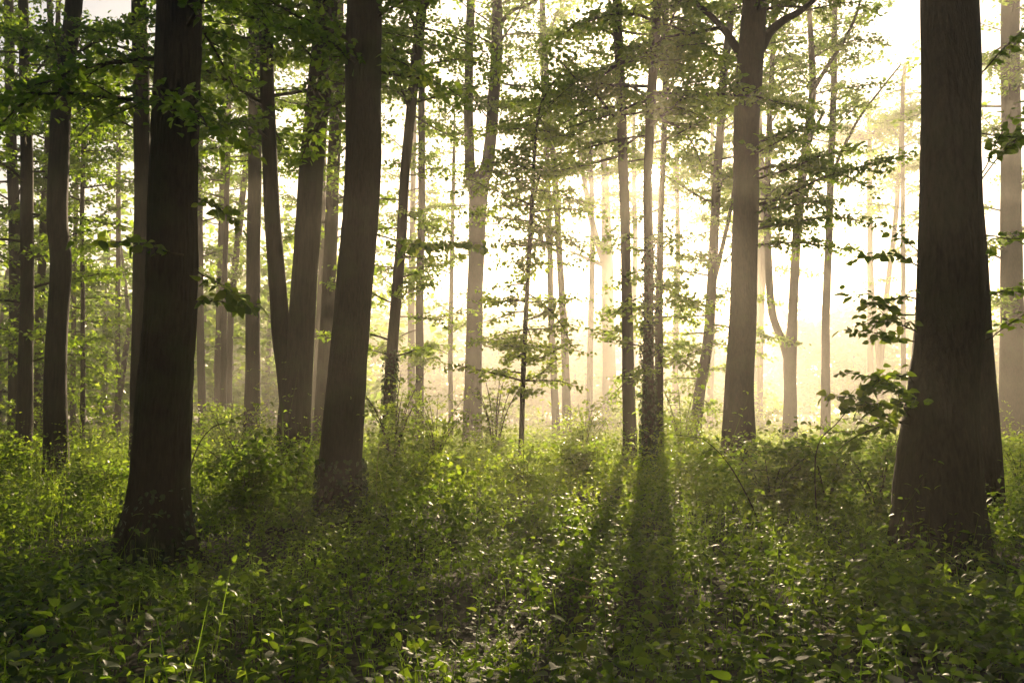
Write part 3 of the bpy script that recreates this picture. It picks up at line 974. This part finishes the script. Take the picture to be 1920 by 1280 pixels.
def leaning_sapling(label, pts, d, sprays, seed, leaf=0.08):
    rng = np.random.default_rng(seed)
    rows = np.array([[*at(px, py, dd), r_] for px, py, dd, r_ in pts])
    gz = ground_z(rows[0, 0], rows[0, 1])
    rows = np.vstack([[rows[0, 0], rows[0, 1], gz - 0.05, rows[0, 3]], rows]) if rows[0, 2] > gz + 0.1 else rows
    base = np.array([rows[0, 0], rows[0, 1], gz])
    t = thing('sapling', label, 'sapling', base)
    st = Acc()
    s2 = smooth_path(rows, 0.08)
    tube(st, s2[:, :3], s2[:, 3], 6, 0)
    part('stem', st, [M['twig']], t, base)
    for f, q, L in sprays:
        j = int(f * (len(s2) - 1))
        wood = Acc()
        dr = at(*q) - s2[j, :3]
        P_, A_, N_ = spray(wood, None, s2[j, :3], dr, np.linalg.norm(dr), 0.005,
                           dict(leaf=leaf, twig_step=0.13, twig=0.3, pitch=0.75, bare=0.1, droop=0.25, sag=0.1), 1, rng)
        br = part('branch', wood, [M['twig']], t, base)
        hero_leaves(br, base, P_, A_, N_, leaf, 'leaf_hero', rng)


leaning_sapling('thin leaning sapling with a leafy arched top left of the dark bushes', [(1424, 985, 10.6, .009), (1385, 900, 10.6, .008), (1350, 850, 10.6, .006), (1318, 822, 10.6, .005)],
                10.6, [(0.8, (1420, 828, 10.4), 0.6), (1.0, (1256, 815, 10.6), 0.4), (0.9, (1300, 850, 10.2), .3)], 301)
leaning_sapling('thin dark sapling arching right from behind the thick furrowed trunk', [(352, 905, 11.5, .009), (372, 835, 11.5, .008), (400, 800, 11.5, .006), (430, 790, 11.5, .005)],
                11.5, [(0.7, (470, 845, 11.3), 0.6), (1.0, (545, 805, 11.3), 0.7), (0.9, (500, 775, 11.7), .5)], 302)
leaning_sapling('thin bare-stemmed sapling rising toward the twigs of the thickest trunk', [(1530, 850, 11.0, .007), (1572, 790, 10.9, .006), (1612, 742, 10.8, .004)],
                11.0, [(0.7, (1640, 800, 10.8), 0.5), (1.0, (1650, 700, 10.7), 0.5)], 303)


# ------------------------------------------------------------------ ground cover
TR_FEET = np.array([[b[1][0], b[1][1], b[2][0][3, 3]] for b in T.values()])


def veg_h(x, y):
    h = np.interp(y, [3, 7, 10, 13, 18, 26, 34, 42], [0.30, 0.33, 0.38, 0.52, 0.72, 0.70, 0.5, 0.28])
    h = h + 0.35 * np.exp(-((x - 4.4) / 2.0) ** 2 - ((y - 13.2) / 1.8) ** 2)
    h = h + 0.25 * np.exp(-((x + 8) / 3.0) ** 2 - ((y - 18) / 4) ** 2)
    h = h - 0.14 * np.exp(-((x + 3.4) / 1.6) ** 2 - ((y - 9) / 2.0) ** 2)
    n = np.sin(x * 1.3 + 0.7 * y) * np.sin(y * 0.9 - 0.4 * x + 2) + 0.6 * np.sin(x * 2.9 - y * 1.1) * np.sin(y * 2.3 + x)
    return h * (1.05 + 0.52 * np.maximum(n, -0.9))


def frustum_points(y0, y1, dens, rng, margin=1.2):
    wid = lambda y: 2 * (0.585 * y + margin)
    area = (wid(y0) + wid(y1)) / 2 * (y1 - y0)
    n = int(area * dens)
    y = rng.uniform(y0, y1, n * 2)
    keep = rng.random(n * 2) < wid(y) / wid(y1)
    y = y[keep][:n]
    x = rng.uniform(-0.5, 0.5, len(y)) * wid(y)
    ok = np.ones(len(x), bool)
    for fx, fy, fr in TR_FEET:
        ok &= (x - fx) ** 2 + (y - fy) ** 2 > (fr * 1.05) ** 2
    return x[ok], y[ok]


def cover(acc, x, y, K, leaf, tmpl, rng, mat=0, tint=0.5, stems=True, hscale=1.0, wide=1.0):
    n = len(x)
    z = ground_z(x, y)
    H = veg_h(x, y) * rng.uniform(0.5, 1.15, n) * (1 + 0.6 * (rng.random(n) < 0.12)) * hscale
    yaw = rng.uniform(0, 6.28, n)
    lean = rng.normal(0, 0.12, (n, 2))
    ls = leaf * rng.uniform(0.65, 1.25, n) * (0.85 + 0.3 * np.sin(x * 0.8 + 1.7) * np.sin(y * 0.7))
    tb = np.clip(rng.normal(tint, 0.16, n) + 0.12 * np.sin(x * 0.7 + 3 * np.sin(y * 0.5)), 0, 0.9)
    for k in range(K):
        f = 0.25 + 0.75 * k / (K - 1)
        c = np.stack([x + lean[:, 0] * f * f * 2 * H, y + lean[:, 1] * f * f * 2 * H, z + H * f], -1)
        for s_ in (0, math.pi):
            a = yaw + k * 1.57 + s_ + rng.normal(0, 0.25, n)
            el = rng.normal(-0.12 + 0.45 * (k == K - 1), 0.36, n)
            A = np.stack([np.cos(a) * np.cos(el), np.sin(a) * np.cos(el), np.sin(el)], -1)
            N = np.array([0, 0, 1.0]) + rng.normal(0, 0.38, (n, 3))
            L = ls * (1.12 - 0.5 * f ** 3) * rng.uniform(0.8, 1.15, n)
            keep = rng.random(n) < 0.93
            tt = np.clip(tb + rng.normal(0, 0.08, n) + 0.10 * (k == K - 1), 0, 0.96)
            leaves(acc, (c + A * 0.22 * L[:, None])[keep], A[keep], N[keep], L[keep], tmpl, mat, tt[keep], wide * rng.uniform(0.85, 1.1, n)[keep])
    if stems:
        A = np.stack([lean[:, 0] * 1.4, lean[:, 1] * 1.4, np.ones(n)], -1)
        leaves(acc, np.stack([x, y, z], -1), A, np.stack([np.cos(yaw), np.sin(yaw), 0 * x], -1), H, BLADE, mat, tb * 0.8, 0.004 / (0.03 * H))


def mixed(acc, x, y, leaf, K, tmpl, rng, tint, stems=True):
    """three kinds of herb growing in drifts"""
    q = np.sin(x * 0.83 + 1.3 * np.sin(y * 0.6)) + np.sin(y * 0.95 - 0.5 * x + 1.0) + rng.normal(0, 0.45, len(x))
    a_ = q > 0.75
    b_ = q < -0.75
    c_ = ~(a_ | b_)
    h2 = rng.random(len(x)) < 0.75
    cover(acc, x[c_], y[c_], K, leaf, tmpl, rng, 0, tint, stems)
    cover(acc, x[a_ & h2], y[a_ & h2], K + 2, leaf * 1.15, tmpl, rng, 0, min(0.9, tint + 0.12), stems, 1.45, 0.62)
    cover(acc, x[b_], y[b_], K, leaf * 0.72, tmpl, rng, 0, tint - 0.08, stems, 0.8, 0.9)


def stuff(name, label, cat, acc, mats, smooth=True):
    TOTAL[0] += acc.tris()
    LOGP.append((acc.tris(), name, label))
    o = link(name, acc.mesh(name, mats, smooth))
    o['kind'] = 'stuff'
    o['label'] = label
    o['category'] = cat
    return o


rg = np.random.default_rng(77)
a = Acc()
x, y = frustum_points(2.6, 7.5, 52, rg)
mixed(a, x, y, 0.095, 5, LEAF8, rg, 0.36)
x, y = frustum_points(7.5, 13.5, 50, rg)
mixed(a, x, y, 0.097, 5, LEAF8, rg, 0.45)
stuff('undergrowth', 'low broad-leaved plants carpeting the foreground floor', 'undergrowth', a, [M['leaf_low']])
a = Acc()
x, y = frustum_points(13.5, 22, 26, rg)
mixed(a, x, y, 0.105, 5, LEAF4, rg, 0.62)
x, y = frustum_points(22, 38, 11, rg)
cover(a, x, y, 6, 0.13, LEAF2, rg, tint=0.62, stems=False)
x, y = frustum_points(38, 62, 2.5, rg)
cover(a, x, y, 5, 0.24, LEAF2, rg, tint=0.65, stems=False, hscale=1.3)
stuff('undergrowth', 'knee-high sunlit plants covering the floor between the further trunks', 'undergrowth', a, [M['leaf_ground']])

# grass: tufts between the plants, a bright meadow in the clearing behind
a = Acc()


def grass(acc, x, y, h, nb, rng, wide=1.0, tint=0.5):
    n = len(x)
    for b in range(nb):
        az = rng.uniform(0, 6.28, n)
        ln = rng.uniform(0.15, 0.75, n)
        A = np.stack([np.cos(az) * ln, np.sin(az) * ln, np.ones(n)], -1)
        N = np.stack([np.cos(az), np.sin(az), -ln], -1)
        P_ = np.stack([x + rng.normal(0, 0.04, n), y + rng.normal(0, 0.04, n), ground_z(x, y)], -1)
        leaves(acc, P_, A, N, h * rng.uniform(0.5, 1.2, n), BLADE, 0, np.clip(rng.normal(tint, 0.25, n), 0, 1), wide)


x, y = frustum_points(3.5, 14, 5, rg)
m = np.sin(x * 0.9 + 1) * np.sin(y * 0.6) > 0.1
grass(a, x[m][::3], y[m][::3], 0.42, 8, rg, 0.3)
x, y = frustum_points(14, 30, 2.0, rg)
grass(a, x, y, 0.7, 6, rg, 0.5)
x, y = frustum_points(36, 97, 2.6, rg)
grass(a, x, y, 0.5, 3, rg, 2.4, 0.6)
stuff('grass', 'tufts of thin grass among the plants and the bright meadow behind', 'grass', a, [M['grass']])

# ------------------------------------------------------------------ plants near the camera, leaf by leaf
STEM_ACC = {}


def near_plant(name, label, px, py, h, nodes, leaf, seed, key='leaf_hero', group=None, wide=1.0, yellow=0):
    rng = np.random.default_rng(seed)
    # py is where the plant's top shows; the foot is on the ground below it
    r = ray(px, py)
    d = (CAMH - h) / max(1e-3, -(r[2] / r[1]))
    x = r[0] / r[1] * d
    gz = ground_z(x, d)
    base = np.array([x, d, gz])
    t = thing(name, label, 'plant', base, group)
    ln = rng.normal(0, 0.08, 2)
    f = np.linspace(0, 1, 6)
    pts = np.stack([x + ln[0] * f * f, d + ln[1] * f * f, gz + h * f], -1)
    st = Acc()
    tube(st, pts, np.linspace(0.005, 0.002, 6), 5, 0)
    part('stem', st, [M['leaf_ground']], t, base)
    yaw = rng.uniform(0, 6.28)
    P_, A_, N_ = [], [], []
    for k in range(nodes):
        fz = 0.3 + 0.7 * k / max(1, nodes - 1)
        c = np.array([np.interp(fz, f, pts[:, i]) for i in range(3)])
        for s_ in (0, math.pi):
            az = yaw + k * 1.57 + s_ + rng.normal(0, 0.2)
            el = rng.normal(0.1, 0.2) + 0.3 * (k == nodes - 1)
            A = np.array([math.cos(az) * math.cos(el), math.sin(az) * math.cos(el), math.sin(el)])
            P_.append(c + A * leaf * 0.25); A_.append(A); N_.append(np.array([0, 0, 1.0]) + rng.normal(0, 0.25, 3))
    ny = yellow
    if ny:
        hero_leaves(t, base, P_[:ny], A_[:ny], N_[:ny], leaf, 'leaf_yellow', rng, wide)
    hero_leaves(t, base, P_[ny:], A_[ny:], N_[ny:], leaf, key, rng, wide)
    return t


near_plant('seedling', 'glowing lime-green seedling with broad upright leaves at the bottom, right of centre', 1092, 1165, 0.42, 5, 0.12, 401, 'leaf_lime')
near_plant('seedling', 'smaller lime-green seedling left of the glowing broad-leaved one', 1052, 1195, 0.36, 3, 0.10, 402, 'leaf_lime')
near_plant('woodland_plant', 'plant with a yellowed leaf in the foreground below the dark centre-left trunk', 622, 1130, 0.44, 4, 0.10, 403, 'leaf_hero', yellow=2)
near_plant('woodland_plant', 'pale green leafy plant beside the foot of the dark centre-left trunk', 515, 935, 0.5, 4, 0.11, 404, 'leaf_lime')
near_plant('woodland_plant', 'large-leaved plant in the bottom left corner', 70, 1180, 0.42, 5, 0.14, 405)
near_plant('woodland_plant', 'large drooping-leaved plant at the bottom edge below the dark centre-left trunk', 500, 1205, 0.40, 5, 0.13, 406)
near_plant('woodland_plant', 'bushy bright plant standing proud in the lower right', 1565, 1165, 0.42, 5, 0.10, 407, 'leaf_lime')
near_plant('woodland_plant', 'pale sunlit plant between the glowing seedling and the thickest trunk', 1390, 1045, 0.5, 5, 0.10, 408, 'leaf_lime')
rg2 = np.random.default_rng(99)
COLS = [(35, 'near the left edge'), (185, 'left of the thick furrowed trunk'), (325, 'straight below the thick furrowed trunk'),
        (470, 'straight below the slim brown trunk'), (565, 'straight below the twin-stemmed trunk'), (675, 'straight below the dark centre-left trunk'),
        (790, 'straight below the leaning slim trunk'), (888, 'straight below the Y-shaped trunk'), (985, 'straight below the centre sapling'),
        (1172, 'straight below the slender dark trunk'), (1255, 'straight below the ivy-covered stem'), (1390, 'straight below the broad sun-crossed trunk'),
        (1480, 'straight below the V-shaped trunk'), (1560, 'straight below the slim straight pale trunk'), (1660, 'left of the thickest trunk'),
        (1780, 'straight below the thickest trunk'), (1890, 'near the right edge')]
ROWS = [(1250, 'at the very front'), (1168, 'in the second row'), (1092, 'in the third row')]
i = 0
for py, rw in ROWS:
    for px, cl in COLS:
        if (py, px) in ((1168, 1560), (1250, 470), (1168, 35)):
            continue
        i += 1
        near_plant('woodland_plant', 'leafy green foreground plant %s, %s' % (rw, cl), px + float(rg2.uniform(-22, 22)), py + float(rg2.uniform(-22, 22)),
                   float(rg2.uniform(0.3, 0.5)), int(rg2.integers(4, 8)), float(rg2.uniform(0.07, 0.105)), 500 + i,
                   'leaf_hero', 'leafy plants in the foreground carpet', float(rg2.uniform(0.9, 1.15)))


def grass_stalk(label, pts, seed):
    rng = np.random.default_rng(seed)
    rows = np.array([at(*p) for p in pts])
    gz = ground_z(rows[0, 0], rows[0, 1])
    rows = np.vstack([[rows[0, 0], rows[0, 1], gz], rows])
    base = rows[0].copy()
    t = thing('grass_stalk', label, 'grass stalk', base)
    s2 = smooth_path(np.hstack([rows, np.full((len(rows), 1), 0.0018)]), 0.03)
    st = Acc()
    tube(st, s2[:, :3], 0.0018, 4, 0)
    part('stalk', st, [M['straw']], t, base)
    hd = Acc()
    tail = s2[int(len(s2) * 0.62):, :3]
    n = len(tail) * 5
    P_ = np.repeat(tail, 5, 0)
    A_ = unit(np.repeat(np.gradient(tail, axis=0), 5, 0)) + rng.normal(0, 0.35, (n, 3))
    leaves(hd, P_, A_, rng.normal(0, 1, (n, 3)), rng.uniform(0.014, 0.026, n), LEAF4, 0, rng.random(n), 0.7)
    part('seed_head', hd, [M['straw']], t, base)


grass_stalk('long grass stalk arching left over the dark hollow, bottom centre', [(1135, 1150, 5.6), (1128, 1110, 5.6), (1100, 1090, 5.55), (1070, 1082, 5.5)], 601)
grass_stalk('shorter arching grass stalk just above the glowing seedling', [(1150, 1160, 5.4), (1140, 1135, 5.4), (1115, 1120, 5.35), (1092, 1118, 5.3)], 602)
grass_stalk('upright grass stalk left of the thick furrowed trunk', [(118, 1010, 8.6), (116, 960, 8.6), (122, 925, 8.6), (132, 905, 8.6)], 603)
grass_stalk('tall pale grass spike standing in front of the leaning slim trunk', [(776, 900, 15), (775, 860, 15), (774, 835, 15), (776, 812, 15)], 604)
grass_stalk('pale grass spike right of the dark centre-left trunk', [(706, 930, 13), (706, 890, 13), (708, 865, 13), (710, 842, 13)], 605)


# ------------------------------------------------------------------ deadwood
def fallen(name, label, cat, p0, p1, r0, r1, seed):
    rng = np.random.default_rng(seed)
    a = np.array([*p0, ground_z(*p0) + r0 * 1.6]); b = np.array([*p1, ground_z(*p1) + r1 + 0.12])
    t = thing(name, label, cat, (a[0], a[1], ground_z(*p0)))
    base = np.array([a[0], a[1], ground_z(*p0)])
    n = 16
    f = np.linspace(0, 1, n)[:, None]
    pts = a + (b - a) * f + np.cumsum(rng.normal(0, 0.012, (n, 3)), 0)
    lat = lattice(60, 16, seed)
    ac = Acc()
    rr = np.linspace(r0, r1, n); rr[0] *= 0.5; rr[-1] *= 0.3
    tube(ac, pts, rr, 20, 0, disp=lambda th, q: 0.85 + 0.3 * lat(np.arange(len(q))[:, None] * 0.6, th[None] / 6.2832 * 16))
    part('stem', ac, [M['bark_furrow']], t, base)
    for k in range(3):
        ac = Acc()
        q = pts[4 + 3 * k]
        e = q + np.array([rng.normal(0, .15), rng.normal(0, .15), rng.uniform(.15, .35)])
        tube(ac, np.array([q, (q + e) / 2 + rng.normal(0, .02, 3), e]), [r1 * 0.4, r1 * 0.3, r1 * 0.12], 7, 0)
        part('branch_stub', ac, [M['bark_furrow']], t, base)


fallen('fallen_branch', 'dead fallen branch poking from the plants right of the thick furrowed trunk', 'branch', (-3.0, 11.2), (-1.7, 11.9), 0.06, 0.03, 802)


# ------------------------------------------------------------------ ivy
def ivy(label, key, z0, z1, n, leaf, seed):
    t_, base, stems = T[key]
    rng = np.random.default_rng(seed)
    sp = stems[0]
    o = thing('ivy', label, 'ivy', base)
    a = Acc()
    z = z0 + (z1 - z0) * rng.random(n) ** 1.5 + base[2]
    j = np.array([int(np.argmin(np.abs(sp[:, 2] - q))) for q in z])
    th = rng.uniform(0, 6.28, n)
    rr = sp[j, 3] * 1.04 + rng.uniform(0.0, 0.045, n)
    rr = rr * (1 + 0.3 * np.exp(-(z - base[2]) / 0.3))
    O = np.stack([np.cos(th), np.sin(th), 0 * th], -1)
    P_ = sp[j, :3] + O * rr[:, None]
    P_[:, 2] = z
    A_ = np.array([0, 0, -0.8]) + rng.normal(0, 0.5, (n, 3)) + O * 0.4
    leaves(a, P_, A_, O + rng.normal(0, 0.35, (n, 3)), leaf * rng.uniform(0.6, 1.2, n), LEAF4, 0, rng.random(n), 1.25)
    part('foliage', a, [M['leaf_ivy']], o, base, 'stuff', smooth=False)


ivy('ivy wrapping the dark stem below the sun', 'sun_a', 0.0, 5.2, 1900, 0.075, 701)
ivy('ivy clothing the foot of the dark centre-left trunk', 'mid_left', 0.0, 0.9, 900, 0.075, 702)
ivy('sparse ivy creeping up the foot of the thick furrowed trunk', 'big_left', 0.0, 0.8, 260, 0.06, 703)
ivy('ivy on the lower part of the leaning slim trunk', 'lean_mid', 0.3, 3.0, 900, 0.08, 704)


# ------------------------------------------------------------------ the far wood round the clearing
def far_wood():
    rng = np.random.default_rng(55)
    a = Acc()
    spots = []
    for i in range(135):                # behind the clearing
        az = rng.uniform(-0.75, 0.75)
        rr = rng.uniform(122, 148)
        spots.append((math.sin(az) * rr, math.cos(az) * rr, rng.uniform(13, 18) * (1.0 if az > -0.12 else 1.1), 700, 1.0))
    for i in range(55):                # nearer on the left
        az = rng.uniform(-0.85, -0.16)
        rr = rng.uniform(56, 80)
        spots.append((math.sin(az) * rr, math.cos(az) * rr, rng.uniform(10, 16), 480, 0.55))
    for i in range(75):                # thickets in the clearing
        az = rng.uniform(-0.3, 0.62)
        rr = rng.uniform(52, 112)
        spots.append((math.sin(az) * rr, math.cos(az) * rr, rng.uniform(1.8, 5.0) * rr / 85, 260, 0.16 + 0.0028 * rr))
    for i in range(60):                # either side
        s_ = rng.choice([-1, 1])
        yy = rng.uniform(5, 70)
        xx = s_ * (0.62 * yy + rng.uniform(17, 36))
        spots.append((xx, yy, rng.uniform(14, 20), 420, 0.8))
    for i in range(60):                # at the photographer's back
        spots.append((rng.uniform(-38, 38), -rng.uniform(6, 38), rng.uniform(17, 23), 620, 1.0))
    for (x, y, h, n, ls) in spots:
        r = h * rng.uniform(0.20, 0.30) * (2.2 if h < 7 else 1.0)
        tube(a, np.array([[x, y, -0.3], [x + rng.normal(0, .3), y, h * 0.5], [x, y, h * 0.9]]), np.array([0.2, 0.15, 0.05]) * h / 14, 6, 0)
        k = 14
        cc = np.stack([x + rng.normal(0, r * 0.6, k), y + rng.normal(0, r * 0.6, k), rng.uniform(h * 0.12, h * 0.95, k)], -1)
        who = rng.integers(0, k, n)
        P_ = cc[who] + rng.normal(0, 1, (n, 3)) * np.array([r * 0.33, r * 0.33, r * 0.2])
        P_[:, 2] = np.maximum(P_[:, 2], 0.3)
        leaves(a, P_, rng.normal(0, 1, (n, 3)) * [1, 1, .5], np.array([0, 0, 1.0]) + rng.normal(0, .5, (n, 3)), ls * rng.uniform(0.6, 1.4, n),
               LEAF2, 1, np.clip(rng.normal(0.5, 0.2, n), 0, .96), 1.1)
    stuff('far_wood', 'misty mass of far trees closing the clearing', 'woodland', a, [M['bark'], M['leaf']], smooth=False)


far_wood()

# ------------------------------------------------------------------ the morning mist
hz = Acc()
X, Y0, Z0, Z1 = 330.0, -330.0, -1.6, 30.0
v = [(sx * X, sy * X, z) for z in (Z0, Z1) for sx, sy in ((-1, -1), (1, -1), (1, 1), (-1, 1))]
hz.add(v, quads=[[3, 2, 1, 0], [4, 5, 6, 7], [0, 1, 5, 4], [1, 2, 6, 5], [2, 3, 7, 6], [3, 0, 4, 7]])
m, t, o = new_mat('mist')
pv = t.nodes.new('ShaderNodeVolumePrincipled')
pv.inputs['Color'].default_value = (*HAZE_COLOR, 1)
pv.inputs['Density'].default_value = HAZE
pv.inputs['Anisotropy'].default_value = HAZE_G
t.links.new(pv.outputs[0], o.inputs['Volume'])
ho = link('haze', hz.mesh('haze', [m], False))
ho['kind'] = 'stuff'
ho['label'] = 'thin golden morning mist filling the wood'
ho['category'] = 'mist'
print('triangles', TOTAL[0], 'single leaf objects', NLEAF[0])
